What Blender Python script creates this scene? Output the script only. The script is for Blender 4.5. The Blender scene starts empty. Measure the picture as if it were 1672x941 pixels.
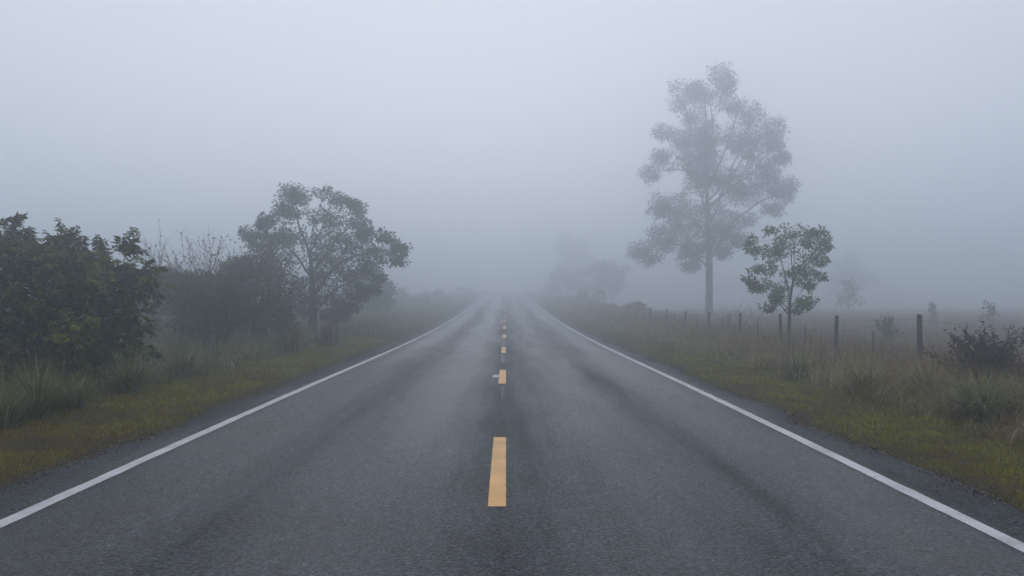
import bpy, math, random
import numpy as np

# ------------------------------------------------------------------ basics
SC = bpy.context.scene
COL = SC.collection
random.seed(7)
RNG = np.random.default_rng(11)
F_PX, EYE = 1300.0, 1.66          # focal length in photo pixels, eye height in metres
VPX, VPY = 826.0, 484.0           # where the road's vanishing point sits in the photo


def at(px, py, d):
    """A point d metres ahead that the photo shows at (px, py)."""
    return np.array([(px - VPX) * d / F_PX, d, EYE + (VPY - py) * d / F_PX])


def tag(o, label=None, cat=None, group=None, kind=None):
    if label: o['label'] = label
    if cat: o['category'] = cat
    if group: o['group'] = group
    if kind: o['kind'] = kind
    return o


def empty(name, loc):
    o = bpy.data.objects.new(name, None)
    o.empty_display_size = 0.3
    o.location = loc
    COL.objects.link(o)
    return o


def mesh_obj(name, verts, faces_tri=None, faces_quad=None, mat=None, parent=None, origin=None, tint=None, smooth=False):
    """verts Nx3 numpy, faces as index arrays; one mesh object. World coords; origin moves its pivot."""
    verts = np.asarray(verts, dtype=np.float32)
    off = np.array(origin if origin is not None else (0, 0, 0), dtype=np.float32)
    v = verts - off
    me = bpy.data.meshes.new(name)
    nt = 0 if faces_tri is None else len(faces_tri)
    nq = 0 if faces_quad is None else len(faces_quad)
    loops = []
    if nt: loops.append(np.asarray(faces_tri, dtype=np.int32).ravel())
    if nq: loops.append(np.asarray(faces_quad, dtype=np.int32).ravel())
    loops = np.concatenate(loops)
    me.vertices.add(len(v)); me.vertices.foreach_set('co', v.ravel())
    me.loops.add(len(loops)); me.loops.foreach_set('vertex_index', loops)
    me.polygons.add(nt + nq)
    starts = np.concatenate([np.arange(nt) * 3, nt * 3 + np.arange(nq) * 4]).astype(np.int32)
    me.polygons.foreach_set('loop_start', starts)
    if smooth: me.polygons.foreach_set('use_smooth', np.ones(nt + nq, dtype=bool))
    if tint is not None:
        a = me.attributes.new('tint', 'FLOAT', 'POINT')
        a.data.foreach_set('value', np.asarray(tint, dtype=np.float32))
    me.update(calc_edges=True)
    me.validate()
    if mat: me.materials.append(mat)
    o = bpy.data.objects.new(name, me)
    COL.objects.link(o)
    if parent is not None:
        o.parent = parent
        o.location = off - np.array(parent.location, dtype=np.float32)
    else:
        o.location = off
    return o


def norm(a):
    return a / np.maximum(np.linalg.norm(a, axis=-1, keepdims=True), 1e-9)


_H = np.random.default_rng(5).random((64, 64))
def vnoise(x, y, s, seed=0):
    """Smooth value noise in 0..1 with cells s metres across."""
    x = np.asarray(x, float) / s + seed * 7.31; y = np.asarray(y, float) / s + seed * 3.77
    xi = np.floor(x).astype(int); yi = np.floor(y).astype(int)
    fx = x - xi; fy = y - yi
    fx = fx * fx * (3 - 2 * fx); fy = fy * fy * (3 - 2 * fy)
    h = lambda i, j: _H[i % 64, j % 64]
    return (h(xi, yi) * (1 - fx) + h(xi + 1, yi) * fx) * (1 - fy) + (h(xi, yi + 1) * (1 - fx) + h(xi + 1, yi + 1) * fx) * fy


# ------------------------------------------------------------------ terrain
_PY = np.array([-60, 0, 12, 25, 33, 41, 56, 74, 90, 106, 130, 160, 200, 300, 440.])
_PZ = np.array([0, 0, 0, -.08, -.095, -.07, .07, .37, .72, 1.1, 1.68, 2.3, 2.9, 3.6, 4.0])
_yy = np.arange(-60, 440, .5)
_zz = np.interp(_yy, _PY, _PZ)
_k = np.ones(17) / 17
_zz = np.convolve(np.pad(_zz, 8, mode='edge'), _k, 'valid')
def P(y): return np.interp(y, _yy, _zz)
EDGE_L, EDGE_R = -4.28, 3.98
def road_z(x, y): return P(y) + .02 * np.cos(np.clip(np.asarray(x, float) / 4.3, -1, 1) * math.pi / 2)
def edge_l(y): return EDGE_L +   .26 * (vnoise(y * 0 + 3, y, 1.5, 1) - .5) + .17 * (vnoise(y * 0 + 9, y, .45, 2) - .5)
def edge_r(y): return EDGE_R +   .26 * (vnoise(y * 0 + 5, y, 1.5, 3) - .5) + .17 * (vnoise(y * 0 + 1, y, .45, 4) - .5)
def ground_z(x, y):
    x = np.asarray(x, float); y = np.asarray(y, float)
    side = np.maximum(np.where(x < 0, EDGE_L - x, x - EDGE_R), 0)
    far = np.exp(-(np.maximum(side - 5, 0) / 32) ** 2)
    low = np.clip((side - 5) / 9, 0, 1); low = low * low * (3 - 2 * low)       # the field on the right falls away from the road
    z = np.where(x < 0, P(y) * (far * .75 + .25), P(y) * (1 - low) + np.interp(y, [0, 15, 30, 60, 75, 120, 160, 260, 420], [0, -.08, -.15, -.26, -.34, -.6, -.7, -.6, -.4]) * low)
    under = np.clip(1 - side / .25, 0, 1)
    bump = (vnoise(x, y, 1.3, 5) - .5) * .05 + (vnoise(x, y, 5, 6) - .5) * .12
    dip = -.10 * np.clip((side - 1.6) / 2.5, 0, 1)
    return z + np.where(side > 0, .012 * np.clip(side / .3, 0, 1) + bump * np.clip(side / 1.5, 0, 1) + dip, 0) - .035 * under


# ------------------------------------------------------------------ materials
def new_mat(name):
    m = bpy.data.materials.new(name); m.use_nodes = True
    nt = m.node_tree
    for n in list(nt.nodes): nt.nodes.remove(n)
    out = nt.nodes.new('ShaderNodeOutputMaterial')
    return m, nt, out


def N(nt, t, **kw):
    n = nt.nodes.new(t)
    for k, v in kw.items():
        if k in n.inputs.keys() if isinstance(k, str) else False: n.inputs[k].default_value = v
        else: setattr(n, k, v)
    return n


def ramp(nt, stops, interp='LINEAR'):
    r = nt.nodes.new('ShaderNodeValToRGB'); cr = r.color_ramp; cr.interpolation = interp
    while len(cr.elements) > 1: cr.elements.remove(cr.elements[-1])
    cr.elements[0].position = stops[0][0]
    c = stops[0][1]; cr.elements[0].color = (*c, 1) if len(c) == 3 else c
    for p, c in stops[1:]:
        e = cr.elements.new(p); e.color = (*c, 1) if len(c) == 3 else c
    return r


def leaf_mat(name, stops, rough=.5, spec=.3, trans=.25):
    m, nt, out = new_mat(name)
    a = N(nt, 'ShaderNodeAttribute', attribute_name='tint')
    r = ramp(nt, stops)
    nt.links.new(a.outputs['Fac'], r.inputs['Fac'])
    b = N(nt, 'ShaderNodeBsdfPrincipled')
    b.inputs['Roughness'].default_value = rough
    b.inputs['Specular IOR Level'].default_value = spec
    nt.links.new(r.outputs['Color'], b.inputs['Base Color'])
    t = N(nt, 'ShaderNodeBsdfTranslucent')
    nt.links.new(r.outputs['Color'], t.inputs['Color'])
    mx = N(nt, 'ShaderNodeMixShader'); mx.inputs['Fac'].default_value = trans
    nt.links.new(b.outputs[0], mx.inputs[1]); nt.links.new(t.outputs[0], mx.inputs[2])
    nt.links.new(mx.outputs[0], out.inputs['Surface'])
    return m


def bark_mat(name, c1, c2, scale=9, rough=.8):
    m, nt, out = new_mat(name)
    tc = N(nt, 'ShaderNodeTexCoord')
    mp = N(nt, 'ShaderNodeMapping'); mp.inputs['Scale'].default_value = (scale, scale, scale * .25)
    nt.links.new(tc.outputs['Object'], mp.inputs['Vector'])
    no = N(nt, 'ShaderNodeTexNoise'); no.inputs['Scale'].default_value = 1.5; no.inputs['Detail'].default_value = 6
    nt.links.new(mp.outputs[0], no.inputs['Vector'])
    r = ramp(nt, [(.3, c1), (.7, c2)])
    nt.links.new(no.outputs['Fac'], r.inputs['Fac'])
    bu = N(nt, 'ShaderNodeBump'); bu.inputs['Strength'].default_value = .6; bu.inputs['Distance'].default_value = .02
    nt.links.new(no.outputs['Fac'], bu.inputs['Height'])
    b = N(nt, 'ShaderNodeBsdfPrincipled'); b.inputs['Roughness'].default_value = rough
    nt.links.new(r.outputs[0], b.inputs['Base Color']); nt.links.new(bu.outputs[0], b.inputs['Normal'])
    nt.links.new(b.outputs[0], out.inputs['Surface'])
    return m


def asphalt_mat():
    m, nt, out = new_mat('wet_asphalt')
    L = nt.links.new
    tc = N(nt, 'ShaderNodeTexCoord')
    sep = N(nt, 'ShaderNodeSeparateXYZ'); L(tc.outputs['Object'], sep.inputs[0])
    # wandering of the wheel paths along the road
    wn = N(nt, 'ShaderNodeTexNoise', noise_dimensions='3D'); wn.inputs['Scale'].default_value = 1.0; wn.inputs['Detail'].default_value = 3
    wm = N(nt, 'ShaderNodeMapping'); wm.inputs['Scale'].default_value = (.9, .09, 1)
    L(tc.outputs['Object'], wm.inputs['Vector']); L(wm.outputs[0], wn.inputs['Vector'])
    wx = N(nt, 'ShaderNodeMath', operation='MULTIPLY_ADD'); wx.inputs[1].default_value = 1.1; wx.inputs[2].default_value = -.55
    L(wn.outputs['Fac'], wx.inputs[0])
    xs = N(nt, 'ShaderNodeMath', operation='ADD'); L(sep.outputs['X'], xs.inputs[0]); L(wx.outputs[0], xs.inputs[1])
    mr = N(nt, 'ShaderNodeMapRange'); mr.inputs['From Min'].default_value = -4.4; mr.inputs['From Max'].default_value = 4.4
    L(xs.outputs[0], mr.inputs['Value'])
    def X(x): return (x + 4.4) / 8.8
    g = lambda v: (v, v, v)
    tr = ramp(nt, [(X(-4.3), g(.0)), (X(-3.9), g(.06)), (X(-3.55), g(.35)), (X(-3.0), g(1)), (X(-2.5), g(.42)), (X(-2.05), g(.2)),
                   (X(-1.6), g(.55)), (X(-1.0), g(.95)), (X(-.5), g(.4)), (X(-.05), g(.08)), (X(.4), g(.3)), (X(1.15), g(.72)),
                   (X(1.6), g(.35)), (X(1.95), g(.24)), (X(2.35), g(.5)), (X(2.8), g(.9)), (X(3.3), g(.4)), (X(3.7), g(.08)), (X(4.0), g(0))], 'B_SPLINE')
    L(mr.outputs[0], tr.inputs['Fac'])
    # damp patches, long in the driving direction
    pm = N(nt, 'ShaderNodeMapping'); pm.inputs['Scale'].default_value = (1.3, .22, 1)
    L(tc.outputs['Object'], pm.inputs['Vector'])
    pn = N(nt, 'ShaderNodeTexNoise'); pn.inputs['Scale'].default_value = 1.0; pn.inputs['Detail'].default_value = 5; pn.inputs['Roughness'].default_value = .6
    L(pm.outputs[0], pn.inputs['Vector'])
    pa = N(nt, 'ShaderNodeMath', operation='MULTIPLY_ADD'); pa.inputs[1].default_value = .8; pa.inputs[2].default_value = -.26
    L(pn.outputs['Fac'], pa.inputs[0])
    fm = N(nt, 'ShaderNodeMapping'); fm.inputs['Scale'].default_value = (5.5, .16, 1)      # fine streaks dragged by tyres
    L(tc.outputs['Object'], fm.inputs['Vector'])
    fs = N(nt, 'ShaderNodeTexNoise'); fs.inputs['Scale'].default_value = 1.0; fs.inputs['Detail'].default_value = 4
    L(fm.outputs[0], fs.inputs['Vector'])
    fa = N(nt, 'ShaderNodeMath', operation='MULTIPLY_ADD'); fa.inputs[1].default_value = .34; fa.inputs[2].default_value = -.17
    L(fs.outputs['Fac'], fa.inputs[0])
    pf = N(nt, 'ShaderNodeMath', operation='ADD'); L(pa.outputs[0], pf.inputs[0]); L(fa.outputs[0], pf.inputs[1])
    wet = N(nt, 'ShaderNodeMath', operation='ADD', use_clamp=True); L(tr.outputs['Color'], wet.inputs[0]); L(pf.outputs[0], wet.inputs[1])
    # aggregate
    vo = N(nt, 'ShaderNodeTexVoronoi', feature='F1'); vo.inputs['Scale'].default_value = 60
    L(tc.outputs['Object'], vo.inputs['Vector'])
    ve = N(nt, 'ShaderNodeTexVoronoi', feature='F1'); ve.inputs['Scale'].default_value = 36
    L(tc.outputs['Object'], ve.inputs['Vector'])
    fn = N(nt, 'ShaderNodeTexNoise'); fn.inputs['Scale'].default_value = 210; fn.inputs['Detail'].default_value = 3
    L(tc.outputs['Object'], fn.inputs['Vector'])
    sepc = N(nt, 'ShaderNodeSeparateColor'); L(vo.outputs['Color'], sepc.inputs[0])
    stone = ramp(nt, [(0, (.006, .0065, .009)), (.4, (.014, .0155, .019)), (.75, (.034, .036, .041)), (1, (.11, .115, .125))])
    L(sepc.outputs[0], stone.inputs['Fac'])
    # large tonal patches of the seal
    bn = N(nt, 'ShaderNodeTexNoise'); bn.inputs['Scale'].default_value = .8; bn.inputs['Detail'].default_value = 5
    L(tc.outputs['Object'], bn.inputs['Vector'])
    br = ramp(nt, [(.3, g(.75)), (.7, g(1.2))]); L(bn.outputs['Fac'], br.inputs['Fac'])
    mul = N(nt, 'ShaderNodeMix', data_type='RGBA', blend_type='MULTIPLY'); mul.inputs[0].default_value = 1
    L(stone.outputs[0], mul.inputs[6]); L(br.outputs[0], mul.inputs[7])
    b = N(nt, 'ShaderNodeBsdfPrincipled')
    L(mul.outputs[2], b.inputs['Base Color'])
    rr = ramp(nt, [(0, g(.78)), (.5, g(.42)), (1, g(.19))]); L(wet.outputs[0], rr.inputs['Fac'])
    ra = N(nt, 'ShaderNodeMath', operation='MULTIPLY_ADD', use_clamp=True); ra.inputs[1].default_value = .25
    L(sepc.outputs[1], ra.inputs[0]); L(rr.outputs[0], ra.inputs[2])
    rs = N(nt, 'ShaderNodeMath', operation='SUBTRACT', use_clamp=True); rs.inputs[1].default_value = .1; L(ra.outputs[0], rs.inputs[0])
    L(rs.outputs[0], b.inputs['Roughness'])
    sl = ramp(nt, [(0, g(.17)), (1, g(.62))]); L(wet.outputs[0], sl.inputs['Fac'])
    L(sl.outputs[0], b.inputs['Specular IOR Level'])
    hs = N(nt, 'ShaderNodeMath', operation='ADD'); L(vo.outputs['Distance'], hs.inputs[0]); L(ve.outputs['Distance'], hs.inputs[1])
    h2 = N(nt, 'ShaderNodeMath', operation='MULTIPLY_ADD'); h2.inputs[1].default_value = -.5
    L(fn.outputs['Fac'], h2.inputs[0]); L(hs.outputs[0], h2.inputs[2])
    bu = N(nt, 'ShaderNodeBump', invert=True); bu.inputs['Distance'].default_value = .009
    bs = ramp(nt, [(0, g(.95)), (1, g(.72))]); L(wet.outputs[0], bs.inputs['Fac']); L(bs.outputs[0], bu.inputs['Strength'])
    L(h2.outputs[0], bu.inputs['Height'])
    L(bu.outputs[0], b.inputs['Normal'])
    L(b.outputs[0], out.inputs['Surface'])
    return m


def paint_mat(name, col, dirt, wear=.5, scale=30):
    m, nt, out = new_mat(name); L = nt.links.new
    tc = N(nt, 'ShaderNodeTexCoord')
    n1 = N(nt, 'ShaderNodeTexNoise'); n1.inputs['Scale'].default_value = scale; n1.inputs['Detail'].default_value = 8; n1.inputs['Roughness'].default_value = .7
    n2 = N(nt, 'ShaderNodeTexNoise'); n2.inputs['Scale'].default_value = 2.2; n2.inputs['Detail'].default_value = 4
    L(tc.outputs['Object'], n1.inputs['Vector']); L(tc.outputs['Object'], n2.inputs['Vector'])
    ad = N(nt, 'ShaderNodeMath', operation='MULTIPLY_ADD'); ad.inputs[1].default_value = .5; L(n2.outputs['Fac'], ad.inputs[0]); L(n1.outputs['Fac'], ad.inputs[2])
    c2 = tuple(c * .82 for c in col)
    r = ramp(nt, [(max(0, wear - .07), dirt), (wear + .03, c2), (wear + .22, col)])
    L(ad.outputs[0], r.inputs['Fac'])
    b = N(nt, 'ShaderNodeBsdfPrincipled'); b.inputs['Roughness'].default_value = .55; b.inputs['Specular IOR Level'].default_value = .3
    vo = N(nt, 'ShaderNodeTexVoronoi'); vo.inputs['Scale'].default_value = 74; L(tc.outputs['Object'], vo.inputs['Vector'])
    sc_ = N(nt, 'ShaderNodeSeparateColor'); L(vo.outputs['Color'], sc_.inputs[0])
    n3 = N(nt, 'ShaderNodeTexNoise'); n3.inputs['Scale'].default_value = 7; n3.inputs['Detail'].default_value = 5; L(tc.outputs['Object'], n3.inputs['Vector'])
    ps = N(nt, 'ShaderNodeMath', operation='MULTIPLY_ADD'); ps.inputs[1].default_value = .8; L(n3.outputs['Fac'], ps.inputs[0]); L(sc_.outputs[0], ps.inputs[2])
    pr = ramp(nt, [(.0, (1, 1, 1)), (.40, (.35, .35, .35)), (.46, (0, 0, 0))]); pd = N(nt, 'ShaderNodeMath', operation='MULTIPLY'); pd.inputs[1].default_value = .75
    L(ps.outputs[0], pr.inputs['Fac']); L(pr.outputs[0], pd.inputs[0])
    gm = ramp(nt, [(.3, (.82, .82, .82)), (.7, (1.06, 1.06, 1.06))]); L(n2.outputs['Fac'], gm.inputs['Fac'])
    mg = N(nt, 'ShaderNodeMix', data_type='RGBA', blend_type='MULTIPLY'); mg.inputs[0].default_value = 1; L(r.outputs[0], mg.inputs[6]); L(gm.outputs[0], mg.inputs[7])
    mp_ = N(nt, 'ShaderNodeMix', data_type='RGBA'); L(pd.outputs[0], mp_.inputs[0]); L(mg.outputs[2], mp_.inputs[6]); mp_.inputs[7].default_value = (*dirt, 1)
    L(mp_.outputs[2], b.inputs['Base Color'])
    bu = N(nt, 'ShaderNodeBump', invert=True); bu.inputs['Strength'].default_value = .35; bu.inputs['Distance'].default_value = .004
    L(vo.outputs['Distance'], bu.inputs['Height']); L(bu.outputs[0], b.inputs['Normal'])
    L(b.outputs[0], out.inputs['Surface'])
    return m


def soil_mat():
    m, nt, out = new_mat('thatch_and_soil'); L = nt.links.new
    tc = N(nt, 'ShaderNodeTexCoord')
    n1 = N(nt, 'ShaderNodeTexNoise'); n1.inputs['Scale'].default_value = 2.2; n1.inputs['Detail'].default_value = 9; n1.inputs['Roughness'].default_value = .7
    n2 = N(nt, 'ShaderNodeTexNoise'); n2.inputs['Scale'].default_value = 45; n2.inputs['Detail'].default_value = 6
    L(tc.outputs['Object'], n1.inputs['Vector']); L(tc.outputs['Object'], n2.inputs['Vector'])
    r = ramp(nt, [(.3, (.035, .024, .012)), (.5, (.055, .045, .018)), (.72, (.07, .062, .02))])
    L(n1.outputs['Fac'], r.inputs['Fac'])
    r2 = ramp(nt, [(.3, (.45, .45, .45)), (.7, (1.35, 1.35, 1.35))]); L(n2.outputs['Fac'], r2.inputs['Fac'])
    mu = N(nt, 'ShaderNodeMix', data_type='RGBA', blend_type='MULTIPLY'); mu.inputs[0].default_value = 1
    L(r.outputs[0], mu.inputs[6]); L(r2.outputs[0], mu.inputs[7])
    b = N(nt, 'ShaderNodeBsdfPrincipled'); b.inputs['Roughness'].default_value = .9; b.inputs['Specular IOR Level'].default_value = .15
    L(mu.outputs[2], b.inputs['Base Color'])
    bu = N(nt, 'ShaderNodeBump'); bu.inputs['Strength'].default_value = .8; bu.inputs['Distance'].default_value = .03
    L(n2.outputs['Fac'], bu.inputs['Height']); L(bu.outputs[0], b.inputs['Normal'])
    L(b.outputs[0], out.inputs['Surface'])
    return m


M = dict(
    asphalt=asphalt_mat(), soil=soil_mat(),
    white=paint_mat('white_road_paint', (.62, .62, .62), (.12, .12, .12), .57),
    yellow=paint_mat('yellow_road_paint', (.86, .49, .18), (.26, .17, .08), .45, 40),
    ghost=paint_mat('worn_out_road_paint', (.20, .20, .21), (.05, .05, .05), .70, 22),
    turf=leaf_mat('mown_grass', [(0, (.07, .030, .008)), (.22, (.17, .088, .014)), (.5, (.20, .172, .005)), (.8, (.235, .25, .005)), (1, (.36, .32, .07))], .6, .2, .2),
    tall_green=leaf_mat('tall_green_grass', [(0, (.045, .032, .012)), (.3, (.10, .088, .022)), (.65, (.135, .155, .026)), (.9, (.22, .22, .06)), (1, (.36, .36, .27))], .45, .45, .25),
    tall_dry=leaf_mat('tall_dry_grass', [(0, (.06, .028, .014)), (.3, (.19, .10, .042)), (.55, (.23, .165, .052)), (.8, (.19, .18, .042)), (.93, (.30, .235, .09)), (1, (.42, .37, .25))], .5, .4, .25),
    field=leaf_mat('field_grass', [(0, (.08, .045, .026)), (.4, (.19, .12, .066)), (.75, (.21, .16, .08)), (1, (.36, .28, .16))], .6, .25, .25),
    bush=leaf_mat('feathery_bush_leaf', [(0, (.010, .014, .005)), (.4, (.045, .062, .012)), (.66, (.13, .165, .018)), (1, (.33, .33, .03))], .45, .35, .3),
    shrub=leaf_mat('shrub_leaf', [(0, (.03, .034, .010)), (.5, (.07, .072, .018)), (1, (.15, .125, .035))], .5, .3, .3),
    tree=leaf_mat('tree_leaf', [(0, (.016, .026, .014)), (.5, (.032, .05, .024)), (1, (.06, .08, .035))], .45, .35, .25),
    young=leaf_mat('young_tree_leaf', [(0, (.04, .07, .024)), (.5, (.10, .16, .05)), (1, (.20, .28, .10))], .45, .35, .3),
    litter=leaf_mat('soil_and_leaf_litter', [(0, (.035, .02, .012)), (.5, (.10, .06, .03)), (.9, (.2, .13, .07)), (1, (.4, .38, .34))], .8, .2, .0),
    russet=leaf_mat('russet_weed', [(0, (.03, .014, .009)), (.5, (.06, .026, .016)), (1, (.11, .06, .03))], .7, .2, .15),
    bark=bark_mat('dark_bark', (.02, .017, .014), (.06, .052, .044)),
    pale_bark=bark_mat('pale_bark', (.05, .045, .04), (.13, .12, .105)),
    twig=bark_mat('twig_bark', (.035, .028, .024), (.08, .066, .056), 20),
    post=bark_mat('weathered_post', (.016, .013, .012), (.06, .05, .045), 26),
    wire=bark_mat('rusty_wire', (.04, .03, .026), (.10, .085, .075), 30, .6),
)


# ------------------------------------------------------------------ shape builders
def tubes(lines, sides=5):
    """lines: list of (Nx3 points, N radii). Returns verts, quads, tris of all tubes, tips closed."""
    V, Q, T = [], [], []
    n0 = 0
    ang = np.arange(sides) * 2 * math.pi / sides
    ca, sa = np.cos(ang), np.sin(ang)
    for pts, rad in lines:
        pts = np.asarray(pts, float); rad = np.asarray(rad, float)
        n = len(pts)
        if n < 2: continue
        t = norm(np.gradient(pts, axis=0))
        ref = np.array([0, 0, 1.]) if abs(t[0, 2]) < .9 else np.array([1., 0, 0])
        u = norm(np.cross(t, ref)); 
        bad = np.linalg.norm(np.cross(t, ref), axis=1) < .05
        if bad.any(): u[bad] = norm(np.cross(t[bad], [0.3, 1, .2]))
        w = np.cross(t, u)
        ring = pts[:, None, :] + rad[:, None, None] * (u[:, None, :] * ca[None, :, None] + w[:, None, :] * sa[None, :, None])
        V.append(ring.reshape(-1, 3)); V.append(pts[-1:] + t[-1:] * rad[-1])
        i = np.arange(n - 1)[:, None] * sides + np.arange(sides)[None, :]
        j = np.arange(n - 1)[:, None] * sides + (np.arange(sides) + 1)[None, :] % sides
        Q.append(np.stack([i, j, j + sides, i + sides], -1).reshape(-1, 4) + n0)
        b = (n - 1) * sides + np.arange(sides)
        T.append(np.stack([b, (n - 1) * sides + (np.arange(sides) + 1) % sides, np.full(sides, n * sides)], -1) + n0)
        n0 += n * sides + 1
    return np.concatenate(V), np.concatenate(Q), np.concatenate(T)


def leaves(pos, axis, length, width, rng, fold=.25, curl=.15):
    """Each leaf: base, two edge points, tip; folded along its midrib. -> verts, tris"""
    n = len(pos)
    a = norm(axis)
    side = norm(np.cross(a, rng.normal(size=(n, 3))))
    nor = np.cross(a, side)
    L = np.broadcast_to(length, (n,))[:, None]; W = np.broadcast_to(width, (n,))[:, None]
    mid = pos + a * L * .42
    v = np.stack([pos, mid + side * W * .5 + nor * W * fold, pos + a * L - nor * L * curl, mid - side * W * .5 + nor * W * fold], 1)
    i = np.arange(n)[:, None] * 4
    tri = np.concatenate([i + [0, 1, 2], i + [0, 2, 3]], 0)
    return v.reshape(-1, 3), tri


def blades(pos, height, lean, az, width, nseg, rng, droop=1.0):
    """Grass blades: arcs that lean over in direction az. lean = final angle from upright. -> verts, quads, tris"""
    n = len(pos)
    d = np.stack([np.cos(az), np.sin(az), np.zeros(n)], -1)
    face = az + math.pi / 2 + rng.normal(0, .5, n)
    s = np.stack([np.cos(face), np.sin(face), np.zeros(n)], -1)
    p = pos.copy(); rows = []
    seg = (height / nseg)[:, None]
    for k in range(nseg + 1):
        w = (width * (1 - (k / nseg) ** 1.6) * .5 + 1e-4)[:, None]
        rows.append((p - s * w, p + s * w) if k < nseg else (p,))
        th = (lean * (.12 + .88 * ((k + .5) / nseg) ** droop))[:, None]
        p = p + seg * (d * np.sin(th) + np.array([0, 0, 1.]) * np.cos(th))
    m = 2 * nseg + 1
    v = np.stack([r for row in rows for r in row], 1).reshape(-1, 3)
    i = np.arange(n)[:, None] * m
    quads = [i + [2 * k, 2 * k + 1, 2 * k + 3, 2 * k + 2] for k in range(nseg - 1)]
    tri = i + [2 * nseg - 2, 2 * nseg - 1, 2 * nseg]
    return v, (np.concatenate(quads) if quads else None), tri, m


def colonize(att, nodes, parents, step, kill, iters=90):
    """Grows branches from the given nodes towards the attractor points."""
    nodes = [np.array(p, float) for p in nodes]; parents = list(parents)
    att = np.asarray(att); alive = np.ones(len(att), bool)
    arr = np.array(nodes)
    D = np.linalg.norm(att[:, None] - arr[None], axis=2)
    near = D.argmin(1); nd = D.min(1)
    rng = np.random.default_rng(3)
    for it in range(iters):
        if not alive.any(): break
        acc = {}
        for i in np.nonzero(alive)[0]:
            acc.setdefault(near[i], []).append(i)
        arr = np.array(nodes); new = []
        for k, idx in acc.items():
            dv = norm(att[idx] - arr[k]).sum(0) + rng.normal(0, .18, 3)
            if k and parents[k] >= 0: dv = norm(dv) + .35 * norm(arr[k] - arr[parents[k]])
            q = arr[k] + norm(dv) * step
            new.append((q, k))
        base = len(nodes)
        for q, k in new: nodes.append(q); parents.append(k)
        na = np.array([q for q, _ in new])
        D = np.linalg.norm(att[:, None] - na[None], axis=2)
        j = D.argmin(1); dm = D[np.arange(len(att)), j]
        up = dm < nd
        near[up] = base + j[up]; nd[up] = dm[up]
        alive &= nd > kill
    return np.array(nodes), parents


def branch_lines(nodes, parents, r_root, r_tip):
    n = len(nodes); kids = [[] for _ in range(n)]
    for i, p in enumerate(parents):
        if p >= 0: kids[p].append(i)
    cnt = np.zeros(n)
    for i in range(n - 1, -1, -1):
        cnt[i] = max(1, sum(cnt[k] for k in kids[i]))
    e = math.log(max(cnt[0], 2)) / math.log(r_root / r_tip)
    rad = r_tip * cnt ** (1 / e)
    lines = []; stack = [(0, -1)]
    while stack:
        s, par = stack.pop()
        ch = [s] if par < 0 else [par, s]
        while kids[ch[-1]]:
            ks = sorted(kids[ch[-1]], key=lambda k: -cnt[k])
            for k in ks[1:]: stack.append((k, ch[-1]))
            ch.append(ks[0])
        r = rad[ch].copy()
        if par >= 0: r[0] = rad[s]
        pts = nodes[ch]
        if len(pts) > 3:                      # smooth the kinks of the growth steps
            sm = pts.copy(); sm[1:-1] = (pts[:-2] + 2 * pts[1:-1] + pts[2:]) / 4; pts = sm
        lines.append((pts, r))
    return lines


def polyline(ctrl, step):
    ctrl = [np.array(c, float) for c in ctrl]; out = [ctrl[0]]
    for a, b in zip(ctrl[:-1], ctrl[1:]):
        m = max(1, int(round(np.linalg.norm(b - a) / step)))
        out += [a + (b - a) * (k + 1) / m for k in range(m)]
    return out


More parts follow.
